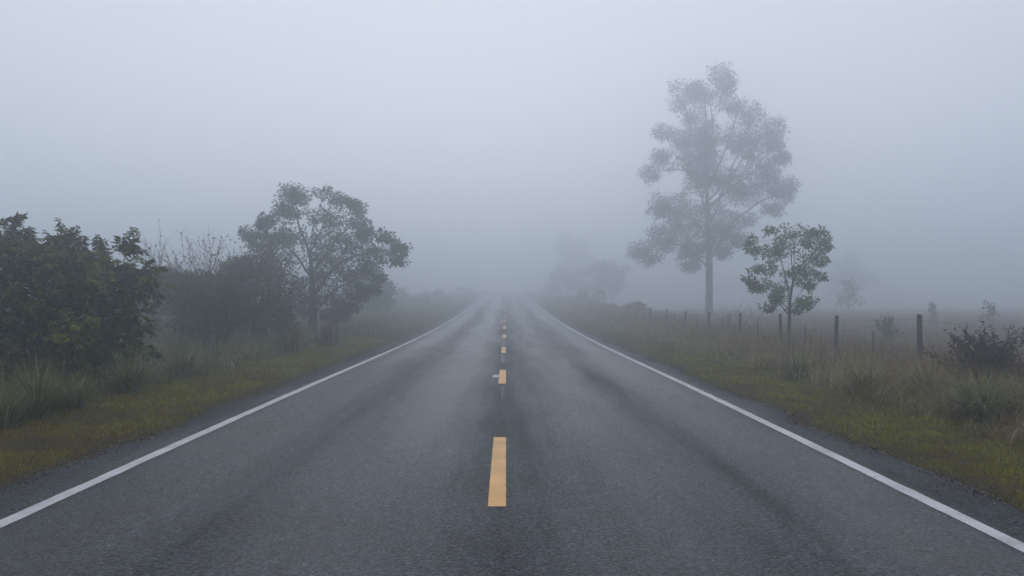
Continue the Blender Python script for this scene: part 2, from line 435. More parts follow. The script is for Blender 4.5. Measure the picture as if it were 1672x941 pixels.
def make_tree(name, label, cat, clumps, trunk, r_root, leaf_l, leaf_w, tufts, per_tuft, tuft_r, depth, mat, bark,
              step=.3, seed=1, droop=.35, r_tip=.012, copies=2, group=None, crown_name='crown', trunk_name='trunk', flare=1.0, limbs=(), seedpar=0):
    """clumps: list of (centre xyz, rx, rz); each becomes tufts of leaves at its own depth; branches grow to reach the tufts."""
    rng = np.random.default_rng(seed)
    cx = np.mean([c[0][0] for c in clumps]); hw = max(abs(c[0][0] - cx) + c[1] for c in clumps)
    att, cen = [], []
    for c, rx, rz in clumps:
        u = min(1, abs(c[0] - cx) / hw)
        D = depth * math.sqrt(max(.05, 1 - u * u))
        for k in range(copies):
            oy = (rng.uniform(-1, 1) if copies < 3 else (-1 + 2 * (k + rng.random()) / copies)) * D
            for _ in range(tufts):
                q = rng.normal(size=3); q = q / np.linalg.norm(q) * rng.random() ** (1 / 2.4) * rng.uniform(.85, 1.18)
                o = np.array([c[0] + q[0] * rx, c[1] + oy + q[1] * rx, c[2] + q[2] * rz])
                att.append(o); cen.append([c[0], c[1] + oy, c[2]])
    att = np.array(att); cen = np.array(cen)
    path = polyline(trunk, step)
    pars = list(range(-1, len(path) - 1))
    for lb in limbs:                                            # main limbs leave the trunk where the photo shows it
        q = np.array(polyline(lb, step)); oy = rng.uniform(-.7, .7) * depth
        q[:, 1] += oy * np.linspace(0, 1, len(q)) ** 1.2
        q[1:] += rng.normal(0, step * .12, (len(q) - 1, 3))
        prev = int(np.argmin([np.linalg.norm(p_ - q[0]) for p_ in path[:len(pars)]]))
        for p_ in q[1:]:
            path.append(p_); pars.append(prev); prev = len(path) - 1
    nodes, par = colonize(att, path, pars, step, step * 1.05)
    base = np.array(trunk[0]); base[2] = float(ground_z(base[0], base[1]))
    root = tag(empty(name, base), label, cat, group)
    lines = branch_lines(nodes, par, r_root, r_tip)
    p0, r0 = lines[0]
    h = p0[:, 2] - p0[0, 2]
    lines[0] = (p0, r0 * (1 + .5 * flare * np.exp(-h / (r_root * 2.5))))
    big = tubes(lines[:1], 10); small = tubes(lines[1:], 5)
    nv = len(big[0])
    mesh_obj(trunk_name, np.concatenate([big[0], small[0]]), np.concatenate([big[2], small[2] + nv]), np.concatenate([big[1], small[1] + nv]), bark, root, base, smooth=True)
    n = len(att) * per_tuft
    ai = np.repeat(np.arange(len(att)), per_tuft)
    off = rng.normal(size=(n, 3)); off = off / np.linalg.norm(off, axis=1, keepdims=True) * rng.random((n, 1)) ** .5 * tuft_r
    off[:, 2] *= .75
    pos = att[ai] + off
    ax = norm(off) * .8 + norm(att[ai] - cen[ai]) * .5 + rng.normal(0, .45, (n, 3)); ax[:, 2] -= droop
    L = leaf_l * rng.uniform(.6, 1.25, n)
    v, t = leaves(pos, ax, L, leaf_w * L / leaf_l * rng.uniform(.8, 1.2, n), rng)
    tt = np.clip(np.repeat(rng.random(len(att)), per_tuft) * .55 + rng.random(n) * .45, 0, 1)
    mesh_obj(crown_name, v, t, None, mat, root, base, tint=np.repeat(tt, 4))
    return root


# ------------------------------------------------------------------ setting: ground, road, markings
def axis_coords(lo, hi, fine_lo, fine_hi, f, g=1.25):
    c = list(np.arange(fine_lo, fine_hi + 1e-6, f))
    s = f
    while c[-1] < hi: s *= g; c.append(min(hi, c[-1] + s))
    s = f
    while c[0] > lo: s *= g; c.insert(0, max(lo, c[0] - s))
    return np.array(c)

gx = axis_coords(-240, 240, -14, 14, .25); gy = axis_coords(-45, 415, 2, 45, .3, 1.08)
GX, GY = np.meshgrid(gx, gy)
gv = np.stack([GX, GY, ground_z(GX, GY)], -1).reshape(-1, 3)
nx, ny = len(gx), len(gy)
ii = (np.arange(ny - 1)[:, None] * nx + np.arange(nx - 1)[None, :]).ravel()
tag(mesh_obj('ground', gv, None, np.stack([ii, ii + 1, ii + nx + 1, ii + nx], -1), M['soil'], smooth=True), kind='structure')

ry = np.concatenate([np.arange(-44, 2, 1.0), np.arange(2, 40, .12), np.arange(40, 414, .6)])
us = np.linspace(0, 1, 25)
el, er = edge_l(ry), edge_r(ry)
RX = el[:, None] + (er - el)[:, None] * us[None, :]
RY = np.repeat(ry[:, None], 25, 1)
RZ = road_z(RX, RY)
top = np.stack([RX, RY, RZ], -1)
sl = top[:, :1].copy(); sl[..., 0] -= .03; sl[..., 2] -= .07
sr = top[:, -1:].copy(); sr[..., 0] += .03; sr[..., 2] -= .07
rv = np.concatenate([sl, top, sr], 1); nn = rv.shape[1]
ii = (np.arange(len(ry) - 1)[:, None] * nn + np.arange(nn - 1)[None, :]).ravel()
road = tag(mesh_obj('road', rv.reshape(-1, 3), None, np.stack([ii, ii + 1, ii + nn + 1, ii + nn], -1), M['asphalt'], smooth=True), kind='structure')
road['label'] = 'damp two lane asphalt road running straight into the fog'


def ribbon(name, x0, w, y0, y1, step, mat, lift=.004, rag=.006, seed=0):
    y = np.arange(y0, y1 + 1e-6, step) if y1 - y0 > step else np.array([y0, y1])
    y = np.append(y, y1) if y[-1] < y1 - 1e-4 else y
    rr = np.random.default_rng(seed)
    a = x0 - w / 2 + rr.normal(0, rag, len(y)); b = x0 + w / 2 + rr.normal(0, rag, len(y))
    mid = (a + b) / 2
    v = np.stack([np.stack([q, y, road_z(q, y) + lift], -1) for q in (a, mid, b)], 1).reshape(-1, 3)
    i = np.arange(len(y) - 1) * 3
    q = np.concatenate([np.stack([i + k, i + k + 1, i + k + 4, i + k + 3], -1) for k in (0, 1)])
    return mesh_obj(name, v, None, q, mat, road)

ribbon('edge_line', -3.67, .13, -43, 412, .25, M['white'], rag=.003, seed=1)
ribbon('edge_line', 3.40, .13, -43, 412, .25, M['white'], rag=.003, seed=2)
for k in range(-3, 42):
    s = 6.2 + 8.9 * k
    ribbon('centre_dash', -.07, .142, s, s + 3.05, .06, M['yellow'], rag=.0010, seed=20 + k)
# traces of an older line, worn almost away, and a short white tick by the second dash
ribbon('worn_marking', -.085, .10, 20.3, 23.2, .1, M['ghost'], rag=.012, seed=60)
ribbon('worn_marking', -.08, .10, 27.8, 31.8, .1, M['ghost'], rag=.012, seed=61)
ribbon('worn_marking', -.30, .22, 48, 66, .2, M['ghost'], rag=.02, seed=62)
ribbon('worn_marking', -.06, .035, 12.9, 14.6, .06, M['ghost'], rag=.012, seed=63)
ribbon('white_tick', -.21, .13, 16.3, 16.85, .05, M['white'], rag=.006, seed=64)


# ------------------------------------------------------------------ grass (stuff)
def scatter(n_at, x_lo, x_hi, y0, y1, p, rng, dy=.5):
    """Points between x_lo(y) and x_hi(y); n_at per square metre at y0, thinning as (y0/y)**p."""
    X, Y = [], []
    y = y0
    while y < y1:
        h = min(dy * max(1, y / 12), y1 - y)
        a = float(np.mean(x_lo(np.array([y, y + h])))); b = float(np.mean(x_hi(np.array([y, y + h]))))
        m = rng.poisson(n_at * (y0 / y) ** p * max(b - a, 0) * h)
        yy = y + rng.random(m) * h
        X.append(x_lo(yy) + rng.random(m) * (x_hi(yy) - x_lo(yy))); Y.append(yy)
        y += h
    return np.concatenate(X), np.concatenate(Y)


class Grass:
    def __init__(self, light=.05): self.light = light; self.v, self.q, self.t, self.c, self.n = [], [], [], [], 0
    def add(self, x, y, h, lean, az, w, nseg, tint, rng, droop=1.0, z=None):
        hi = rng.random(len(x)) < self.light                   # a few bleached, broader blades
        tint = np.where(hi, rng.uniform(.9, 1, len(x)), tint); w = np.where(hi, w * 1.5, w)
        pos = np.stack([x, y, (ground_z(x, y) if z is None else z) - .01], -1)
        v, q, t, m = blades(pos, h, lean, az, w, nseg, rng, droop)
        self.v.append(v); self.t.append(t + self.n)
        if q is not None: self.q.append(q + self.n)
        self.c.append(np.repeat(np.clip(tint, 0, 1), m)); self.n += len(v)
    def build(self, name, mat, **kw):
        return mesh_obj(name, np.concatenate(self.v), np.concatenate(self.t), np.concatenate(self.q) if self.q else None, mat, tint=np.concatenate(self.c), **kw)


# edge of the tall grass: where mowing stopped
def tall_l(y): return -6.25 + .5 * (vnoise(y * 0 + 2, y, 3.0, 8) - .5) + .3 * (vnoise(y * 0 + 2, y, .8, 9) - .5) + np.clip((y - 25) / 60, 0, 1) * .3
def tall_r(y): return 5.65 + .5 * (vnoise(y * 0 + 7, y, 3.0, 10) - .5) + .3 * (vnoise(y * 0 + 7, y, .8, 11) - .5) - np.clip((y - 25) / 60, 0, 1) * .3

rng = np.random.default_rng(21)
g = Grass(.02)
for lo, hi, sgn in ((lambda y: tall_l(y) - .5, lambda y: edge_l(y) + .06, -1), (lambda y: edge_r(y) - .06, lambda y: tall_r(y) + .5, 1)):
    x, y = scatter(4600, lo, hi, 5.0, 110, 1.75, rng)
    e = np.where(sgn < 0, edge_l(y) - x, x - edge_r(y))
    patch = vnoise(x, y, .7, 12) * .55 + vnoise(x, y, .22, 13) * .45
    keep = rng.random(len(x)) < np.clip(.25 + e * 4, 0, 1) * np.clip(patch * 2.6, .6, 1)
    x, y, e, patch = x[keep], y[keep], e[keep], patch[keep]
    n = len(x); s = np.clip(y / 7, 1, 8)
    h = rng.uniform(.03, .075, n) * (.55 + .9 * patch) * np.clip(.5 + e * 1.2, .5, 1) * s ** .12
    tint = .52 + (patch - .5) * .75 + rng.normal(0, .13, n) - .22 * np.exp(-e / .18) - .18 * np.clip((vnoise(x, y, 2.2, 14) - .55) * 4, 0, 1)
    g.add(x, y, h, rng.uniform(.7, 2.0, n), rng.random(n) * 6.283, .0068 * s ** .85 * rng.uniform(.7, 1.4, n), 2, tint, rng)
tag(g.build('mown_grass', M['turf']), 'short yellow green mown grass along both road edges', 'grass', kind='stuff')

# crumbs of soil, dead leaf and gravel along the edge of the seal
gr = np.random.default_rng(33)
fx, fy, fz = [], [], []
for edge, sg in ((edge_l, -1), (edge_r, 1)):
    y = 4.5 + 40 * gr.random(9000) ** 1.7
    o = np.abs(gr.normal(0, .09, len(y))) * np.where(gr.random(len(y)) < .55, -1, .8) + np.where(gr.random(len(y)) < .04, -gr.random(len(y)) * .5, 0)
    keep = gr.random(len(y)) < np.clip(vnoise(y * 0 + sg, y, .9, 51) * 2.2 - .45, .05, 1)
    y, o = y[keep], o[keep]; x = edge(y) + sg * o
    fx.append(x); fy.append(y); fz.append(np.where(o < 0, road_z(x, y) + .004, np.maximum(ground_z(x, y), road_z(x, y) - .02) + .008))
fx, fy, fz = map(np.concatenate, (fx, fy, fz)); n = len(fx)
ax_ = np.stack([gr.normal(size=n), gr.normal(size=n), np.abs(gr.normal(0, .25, n))], -1)
L_ = gr.uniform(.008, .03, n) * np.where(gr.random(n) < .06, 1.9, 1)
v, t = leaves(np.stack([fx, fy, fz], -1), ax_, L_, L_ * gr.uniform(.4, .9, n), gr, .3, 0)
tag(mesh_obj('verge_litter', v, t, None, M['litter'], tint=np.repeat(gr.random(n), 4)), 'brown crumbs of soil and dead leaf along the ragged asphalt edges', 'litter', kind='stuff')

# tall grass left
g = Grass()
x, y = scatter(1250, lambda y: y * 0 - 11.5, lambda y: tall_l(y), 6.5, 120, 1.3, rng)
d = np.abs(x - tall_l(y)); cl = vnoise(x, y, .55, 15) * .6 + vnoise(x, y, 1.7, 16) * .4
keep = rng.random(len(x)) < np.clip(cl * 3.2 - .85, .05, 1)
x, y, d, cl = x[keep], y[keep], d[keep], cl[keep]; n = len(x); s = np.clip(y / 9, 1, 8)
h = rng.uniform(.35, .8, n) * (.45 + .8 * cl) * np.clip(.45 + d * .7, .45, 1) * (.85 + .3 * vnoise(x, y, 4, 17))
g.add(x, y, h, .5 + 2.2 * rng.random(n) ** .8, vnoise(x, y, .6, 41) * 12.6 + rng.normal(0, 1.1, n), .010 * s ** .75 * rng.uniform(.5, 1.5, n), 4, .50 + (cl - .5) * .5 + rng.normal(0, .2, n) - .12 * np.clip(y / 40, 0, 1), rng, 1.3)
x, y = scatter(120, lambda y: y * 0 - 60, lambda y: y * 0 - 11, 12, 130, 1.1, rng)
n = len(x); s = np.clip(y / 9, 1, 10)
g.add(x, y, rng.uniform(.4, .9, n), rng.uniform(.3, 1.8, n), rng.random(n) * 6.283, .01 * s ** .8, 3, .4 + rng.normal(0, .2, n), rng)
tag(g.build('tall_green_grass', M['tall_green']), 'rank green grass beyond the mown strip on the left', 'grass', kind='stuff')

# tall grass right, up to and around the fence
g = Grass()
x, y = scatter(1350, lambda y: tall_r(y), lambda y: y * 0 + 10.5, 7.0, 110, 1.3, rng)
d = np.abs(x - tall_r(y)); cl = vnoise(x, y, .5, 18) * .6 + vnoise(x, y, 1.6, 19) * .4
keep = rng.random(len(x)) < np.clip(cl * 3.2 - .8, .06, 1)
x, y, d, cl = x[keep], y[keep], d[keep], cl[keep]; n = len(x); s = np.clip(y / 9, 1, 8)
h = rng.uniform(.38, .9, n) * (.5 + .75 * cl) * np.clip(.45 + d * .6, .45, 1) * (.8 + .4 * vnoise(x, y, 3.2, 20))
dry = np.clip(.62 - .16 * d + (vnoise(x, y, 2.4, 22) - .5) * .5, 0, 1)
g.add(x, y, h, .45 + 2.2 * rng.random(n) ** .8, vnoise(x, y, .6, 42) * 12.6 + rng.normal(0, 1.1, n), .010 * s ** .75 * rng.uniform(.5, 1.5, n), 4, .22 + dry * .75 + rng.normal(0, .17, n), rng, 1.3)
# thin upright seed stalks
x, y = scatter(26, lambda y: tall_r(y) + .5, lambda y: y * 0 + 11, 8.0, 90, 1.0, rng)
n = len(x); s = np.clip(y / 9, 1, 8)
g.add(x, y, rng.uniform(.6, .95, n), rng.uniform(0, .7, n), rng.random(n) * 6.283, .007 * s ** .7, 3, rng.uniform(0, .5, n), rng)
tag(g.build('tall_dry_grass', M['tall_dry']), 'rank grass turning brown between the mown strip and fence on the right', 'grass', kind='stuff')

# open field beyond the fence
g = Grass()
x, y = scatter(170, lambda y: y * 0 + 9.8, lambda y: 14 + y * .85, 9, 125, 1.25, rng)
cl = vnoise(x, y, .8, 23) * .5 + vnoise(x, y, 3, 24) * .5
n = len(x); s = np.clip(y / 9, 1, 12)
g.add(x, y, rng.uniform(.3, .68, n) * (.55 + .8 * cl), rng.uniform(.2, 1.8, n), rng.random(n) * 6.283, .010 * s ** .85 * rng.uniform(.6, 1.3, n), 3, .2 + cl * .6 + rng.normal(0, .2, n), rng)
tag(g.build('field_grass', M['field']), 'brownish pasture grass filling the foggy field beyond the fence', 'grass', kind='stuff')


# ------------------------------------------------------------------ tussocks
def tussock(name, px, py, d, h, n, mat, label, group, seed, tint=(.35, .95), lean=(.3, 2.4), w=.0125, base_r=.13):
    rng = np.random.default_rng(seed); n = int(n * 1.35)
    c = at(px, py, d); cx_, cy_ = c[0], c[1]; gz = float(ground_z(cx_, cy_))
    a = rng.random(n) * 6.283; r = base_r * rng.random(n) ** .5
    x = cx_ + r * np.cos(a); y = cy_ + r * np.sin(a)
    k = rng.random(n)
    ln = lean[0] + (lean[1] - lean[0]) * k
    G = Grass(.12)
    G.add(x, y, h * rng.uniform(.6, 1.25, n) * (1.05 - .15 * k), ln, a + rng.normal(0, .5, n), w * rng.uniform(.6, 1.3, n), 6,
          rng.uniform(tint[0], tint[1], n) * (rng.random(n) > .12), rng, 1.4)
    m = 90                                   # dead skirt of old leaves at the foot
    a = rng.random(m) * 6.283
    G.add(cx_ + .1 * np.cos(a), cy_ + .1 * np.sin(a), h * rng.uniform(.3, .5, m), rng.uniform(1.4, 2.7, m), a, w * np.ones(m), 4, rng.uniform(0, .25, m), rng)
    o = G.build(name, mat, origin=(cx_, cy_, gz))
    return tag(o, label, 'grass tuft', group)

GL, GR = 'grass tussocks beside the left verge', 'grass tussocks beside the right verge'
tussock('grass_tussock', 62, 684, 10.6, .80, 420, M['tall_green'], 'big upright green tussock with yellowish blades at the far left', GL, 1)
tussock('grass_tussock', 118, 668, 11.3, .62, 300, M['tall_green'], 'low spreading pale tussock just right of the biggest left tussock', GL, 2, lean=(.8, 2.6))
tussock('grass_tussock', 214, 644, 13.4, .75, 330, M['tall_green'], 'green tussock with a dark hollow foot below the feathery bush', GL, 3)
tussock('grass_tussock', 10, 700, 9.9, .6, 260, M['tall_green'], 'drooping tussock cut by the left edge of the view', GL, 4)
tussock('grass_tussock', 300, 615, 16.8, .7, 260, M['tall_green'], 'grey green tussock in front of the twiggy shrub', GL, 5, w=.014)
tussock('grass_tussock', 476, 580, 24, .95, 200, M['tall_dry'], 'brown spiky tussock with a dark foot before the round bush', GL, 6, tint=(.0, .35), lean=(.1, 1.2), w=.016, base_r=.2)
tussock('grass_tussock', 538, 568, 27.5, .9, 180, M['tall_dry'], 'brown tussock on the verge beside the left tree trunk', GL, 7, tint=(.0, .35), lean=(.1, 1.3), w=.018, base_r=.25)
tussock('grass_tussock', 1602, 708, 10.2, .78, 420, M['tall_green'], 'big pale arching tussock at the mown edge, nearest on the right', GR, 8, tint=(.5, 1.0), lean=(.6, 2.6))
tussock('grass_tussock', 1518, 664, 11.9, .75, 300, M['tall_dry'], 'olive tussock left of the russet weed', GR, 9, tint=(.5, 1.0), lean=(.6, 2.6))
tussock('grass_tussock', 1410, 655, 13.0, .62, 260, M['tall_dry'], 'straw coloured tussock below the second nearest fence post', GR, 10, tint=(.2, .95), lean=(.6, 2.6))
tussock('grass_tussock', 1302, 625, 15.4, .65, 260, M['tall_green'], 'grey green tussock on the mown edge below the young tree', GR, 11, tint=(.4, 1.0), lean=(.5, 2.5), w=.014)
tussock('grass_tussock', 1668, 690, 10.4, .75, 260, M['tall_dry'], 'tangled olive tussock cut by the right edge of the view', GR, 12, tint=(.5, 1.0), lean=(.6, 2.6))


# ------------------------------------------------------------------ trees traced from the photo
def clump_list(data, fx, fy, sc, d, grow=1.0):
    out = []
    for X, Y, rx, ry in data:
        out.append((at(fx + X / sc, fy + Y / sc, d), rx / sc * d / F_PX * grow, ry / sc * d / F_PX * grow))
    return out

TALL = [(322,82,24,26),(300,110,30,30),(345,112,34,34),(325,125,40,40),(222,150,32,55),(340,150,40,40),(400,170,38,28),(475,195,40,42),(270,200,40,40),(200,245,42,20),(320,235,50,50),(430,250,60,60),(525,260,33,35),(540,310,25,25),(190,325,25,22),(235,300,40,28),(240,380,95,32),(155,385,28,25),(350,320,60,50),(460,350,80,60),(530,400,60,45),(578,355,16,14),(590,460,22,38),(565,520,38,22),(480,450,65,48),(390,430,60,50),(300,450,60,38),(205,490,65,24),(140,540,32,20),(235,530,55,24),(400,520,60,38),(320,570,65,40),(450,560,46,28),(260,620,58,38),(165,610,55,28),(100,662,38,28),(150,692,45,22),(235,682,36,22),(300,650,58,48),(350,640,58,40),(305,712,34,22),(440,630,18,20),(380,672,20,20),(325,520,60,45),(330,400,60,50),(380,330,50,45),(430,320,60,50),(500,310,55,45),(285,280,45,40),(295,360,45,35),(365,470,55,40),(275,440,50,30),(490,400,60,50),(440,480,50,40),(530,460,50,35),(260,570,45,30),(200,640,45,25),(350,600,55,35),(290,330,35,30),(380,230,45,40),(450,270,45,40)]
d = 75
zt = clump_list(TALL, 1000, 90, 2.092, d, 1.08)
pt = lambda X, Y: at(1000 + X / 2.092, 90 + Y / 2.092, d)
b0 = pt(330, 890); b0[2] = ground_z(b0[0], d) - .1
make_tree('tall_tree', 'tallest tree, grey in the fog, with a bare straight trunk behind the fence', 'tree', zt,
          [b0, pt(331, 790), pt(330, 700), pt(325, 560), pt(321, 400), pt(318, 250), pt(318, 140)],     .33, .24, .10, 40, 20, .56, 4.9, M['tree'], M['bark'],
          step=.56, seed=4, droop=.45, r_tip=.018, copies=1, flare=.7,
          limbs=[[pt(*p) for p in l] for l in (((330, 735), (290, 690), (240, 655), (170, 645), (110, 655)), ((332, 700), (380, 610), (430, 550), (500, 500), (570, 480)), ((328, 640), (285, 560), (240, 530), (170, 530)),
                 ((326, 600), (360, 520), (385, 430), (430, 330), (475, 210)), ((324, 540), (290, 450), (260, 370), (200, 330)), ((322, 470), (360, 370), (385, 290), (405, 190)), ((320, 400), (285, 320), (255, 250), (225, 160)),
                 ((320, 360), (345, 280), (345, 170)), ((326, 520), (420, 440), (500, 390), (560, 360)), ((323, 500), (370, 450), (450, 350), (520, 270)), ((322, 440), (270, 390), (170, 380)))])

ROUND = [(860,120,52,28),(930,150,60,48),(1060,140,56,36),(1150,170,62,42),(1210,190,30,28),(800,210,48,33),(880,240,80,58),(1000,250,80,58),(1120,270,86,58),(1220,285,56,48),(675,268,36,22),(740,285,42,36),(660,352,34,26),(700,385,56,38),(780,362,66,56),(850,380,70,50),(960,370,80,60),(1080,390,80,60),(1200,380,76,58),(1285,355,42,46),(1378,370,36,30),(1440,415,38,30),(1432,478,42,34),(1335,450,56,56),(1240,470,70,50),(1100,490,70,58),(950,480,80,58),(830,480,68,48),(730,450,66,42),(690,475,36,26),(740,530,56,36),(840,570,66,48),(940,580,78,58),(1060,580,78,58),(1180,560,56,46),(1290,545,52,34),(1330,582,22,18),(1300,645,26,22),(1240,665,44,36),(1150,650,56,46),(1050,680,56,46),(930,680,56,46),(850,660,46,46),(820,740,34,46),(880,770,30,30),(1080,740,54,46),(1170,745,26,50),(1100,800,28,18),(1040,790,30,20)]
d = 36
zt = clump_list(ROUND, 220, 280, 3.361, d, 1.12)
pt = lambda X, Y: at(220 + X / 3.361, 280 + Y / 3.361, d)
b0 = pt(975, 890); b0[2] = ground_z(b0[0], d) - .1
make_tree('broad_tree', 'broad round crowned tree, mid grey green, on the left verge', 'tree', zt,
          [b0, pt(978, 800), pt(980, 700), pt(972, 560), pt(965, 420), pt(975, 300)],   .19, .16, .07, 17, 13, .20, 2.4, M['tree'], M['bark'],
          step=.26, seed=5, droop=.5, r_tip=.006, copies=2,
          limbs=[[pt(*p) for p in l] for l in (((980, 790), (1040, 700), (1110, 640), (1180, 600), (1270, 560)), ((978, 740), (910, 650), (840, 600), (750, 540)), ((978, 700), (1060, 560), (1180, 470), (1330, 430), (1420, 440)),
                 ((972, 600), (900, 480), (810, 400), (720, 350)), ((972, 560), (1050, 420), (1130, 320), (1190, 240)), ((968, 480), (920, 350), (880, 220), (850, 140)), ((968, 440), (1020, 300), (1060, 170)))])

YOUNG = [(265,60,30,22),(205,100,28,22),(170,155,30,22),(222,170,42,36),(285,110,56,45),(370,68,52,36),(460,68,46,32),(545,60,22,18),(360,150,58,46),(440,150,58,46),(530,125,55,36),(505,85,45,32),(565,105,24,24),(580,150,22,18),(570,220,30,22),(500,210,56,45),(420,240,55,45),(300,200,55,36),(240,180,36,26),(215,270,32,20),(265,272,36,20),(168,330,24,20),(185,360,22,14),(240,350,40,30),(290,380,45,30),(340,300,36,26),(410,300,46,26),(500,280,46,26),(560,312,26,18),(470,345,46,22),(520,370,22,14),(240,380,34,18),(300,420,46,22),(270,440,26,18),(340,430,30,26),(420,440,40,22),(470,468,45,18),(520,475,26,16),(300,488,32,16),(400,498,45,16)]
d = 26
zt = clump_list(YOUNG, 1180, 360, 3.398, d, .98)
pt = lambda X, Y: at(1180 + X / 3.398, 360 + Y / 3.398, d)
b0 = pt(370, 640); b0[2] = ground_z(b0[0], d) - .05
make_tree('young_tree', 'small green young tree with a forked trunk just behind the fence', 'tree', zt,
          [b0, pt(370, 560), pt(372, 450), pt(385, 370), pt(395, 260), pt(400, 160)],   .055, .125, .05, 13, 11, .12, 1.2, M['young'], M['bark'],
          step=.16, seed=6, droop=.15, r_tip=.004, copies=1, flare=.3,
          limbs=[[pt(*p) for p in l] for l in (((371, 530), (330, 480), (290, 400), (240, 360), (180, 340)), ((372, 520), (420, 490), (500, 475)), ((374, 460), (345, 340), (300, 200), (270, 90)), ((378, 420), (335, 330), (290, 280), (220, 260)),
                 ((384, 380), (440, 330), (540, 310)), ((388, 330), (440, 230), (520, 150)), ((372, 480), (430, 420), (470, 350)), ((392, 280), (370, 160), (350, 80)))])


def ell_clumps(px, py, d, rx, rz, n, seed, cs=.35, flat=1.0):
    """n clumps filling an uneven egg rx by rz metres about (px, py)."""
    rng = np.random.default_rng(seed); c = at(px, py, d); out = []
    for _ in range(n):
        a = rng.random() * 6.283; r = rng.random() ** .5 * rng.uniform(.75, 1.08)
        out.append((c + np.array([rx * r * math.cos(a), 0, rz * r * math.sin(a) * flat]), rx * cs * rng.uniform(.6, 1.2), rz * cs * rng.uniform(.6, 1.2)))
    return out

def far_tree(name, label, px, py_mid, d, rx, rz, n, seed, mat, leaf=.32, per=26, tufts=13, r_root=.15, cat='tree', group=None):
    cl = ell_clumps(px, py_mid, d, rx, rz, n, seed)
    c = at(px, py_mid, d); g0 = float(ground_z(c[0], d))
    return make_tree(name, label, cat, cl, [(c[0], d, g0 - .1), (c[0] + .05 * rx, d, g0 + (c[2] - g0) * .5), (c[0], d, c[2])], r_root, leaf, leaf * .5,
                     tufts, per, min(rx, rz) * .28, rx * .8, mat, M['bark'], step=max(.2, rx * .12), seed=seed, copies=1, r_tip=.015, group=group)

FG = 'faint trees fading into the fog'
far_tree('fading_tree', 'faint round tree right of the road, left of the tallest tree', 985, 454, 140, 4.1, 3.3, 26, 31, M['tree'], group=FG)
far_tree('fading_tree', 'very faint smaller tree closest to the road end on the right', 925, 464, 150, 3.4, 2.7, 20, 32, M['tree'], group=FG)
far_tree('fading_tree', 'barely visible tall tree ghost right of the road end', 942, 420, 190, 4.7, 6.1, 30, 33, M['tree'], .4, group=FG)
far_tree('fading_tree', 'faint tree behind the right edge of the broad left tree', 606, 478, 66, 1.6, 2.1, 22, 34, M['tree'], group=FG)
far_tree('fading_tree', 'barely visible broad tree far behind the young tree', 1388, 456, 165, 5.0, 4.2, 26, 35, M['tree'], .4, group=FG)
far_tree('fading_tree', 'faint tree filling the gap between feathery bush and twiggy shrub', 262, 474, 56, 1.9, 1.7, 18, 36, M['shrub'], .22, group=FG)
SG = 'low shrubs dissolving in the fog'
for (px, py, dd, rx, rz, sd, lb) in ((668, 487, 90, 2.1, 1.1, 41, 'low faint shrub on the left verge right of the broad tree'),
                                     (712, 485, 112, 2.4, 1.2, 42, 'low fainter shrub halfway from broad tree to the road end'),
                                     (752, 480, 135, 2.5, 1.5, 43, 'last ghostly low shrub on the left before the road end'),
                                     (1036, 504, 70, 1.2, .5, 44, 'low shrub at the far end of the wire fence'),
                                     (962, 488, 92, 1.9, 1.1, 45, 'low faint shrub below the faint round tree on the right')):
    far_tree('low_shrub', lb, px, py, dd, rx, rz, 16, sd, M['shrub'], .22, 14, 4, .06, 'shrub', SG)

# slim saplings standing in the field
def sapling(px, py_top, d, rx, label, seed, n=14, mat='shrub', leaf=.14, per=8):
    c = at(px, py_top, d); g0 = float(ground_z(c[0], d)); h = c[2] - g0
    rng = np.random.default_rng(seed); cl = []
    for k in range(n):
        t = .3 + .68 * (k + .5) / n
        cl.append((np.array([c[0] + rng.normal(0, .5) * rx * (1.15 - t), d, g0 + h * t]), rx * .34 * (1.2 - t * .7), h * .05))
    make_tree('sapling', label, 'sapling', cl, [(c[0], d, g0 - .05), (c[0] + .03, d, g0 + h * .5), (c[0], d, g0 + h * .95)], .03, leaf, leaf * .45, 3, per, rx * .22, rx * .6,
              M[mat], M['twig'], step=h * .06, seed=seed, copies=1, r_tip=.006, group='saplings in the foggy field')
sapling(1385, 458, 80, 1.6, 'tallest sapling in the field, faint and pointed, right of the young tree', 51, 22, 'tree', .22, 12)
sapling(1523, 496, 52, .48, 'tiny sapling in the field right of the nearest fence post', 52)
sapling(1614, 494, 46, .55, 'thin leaning sapling at the far right of the field', 53)

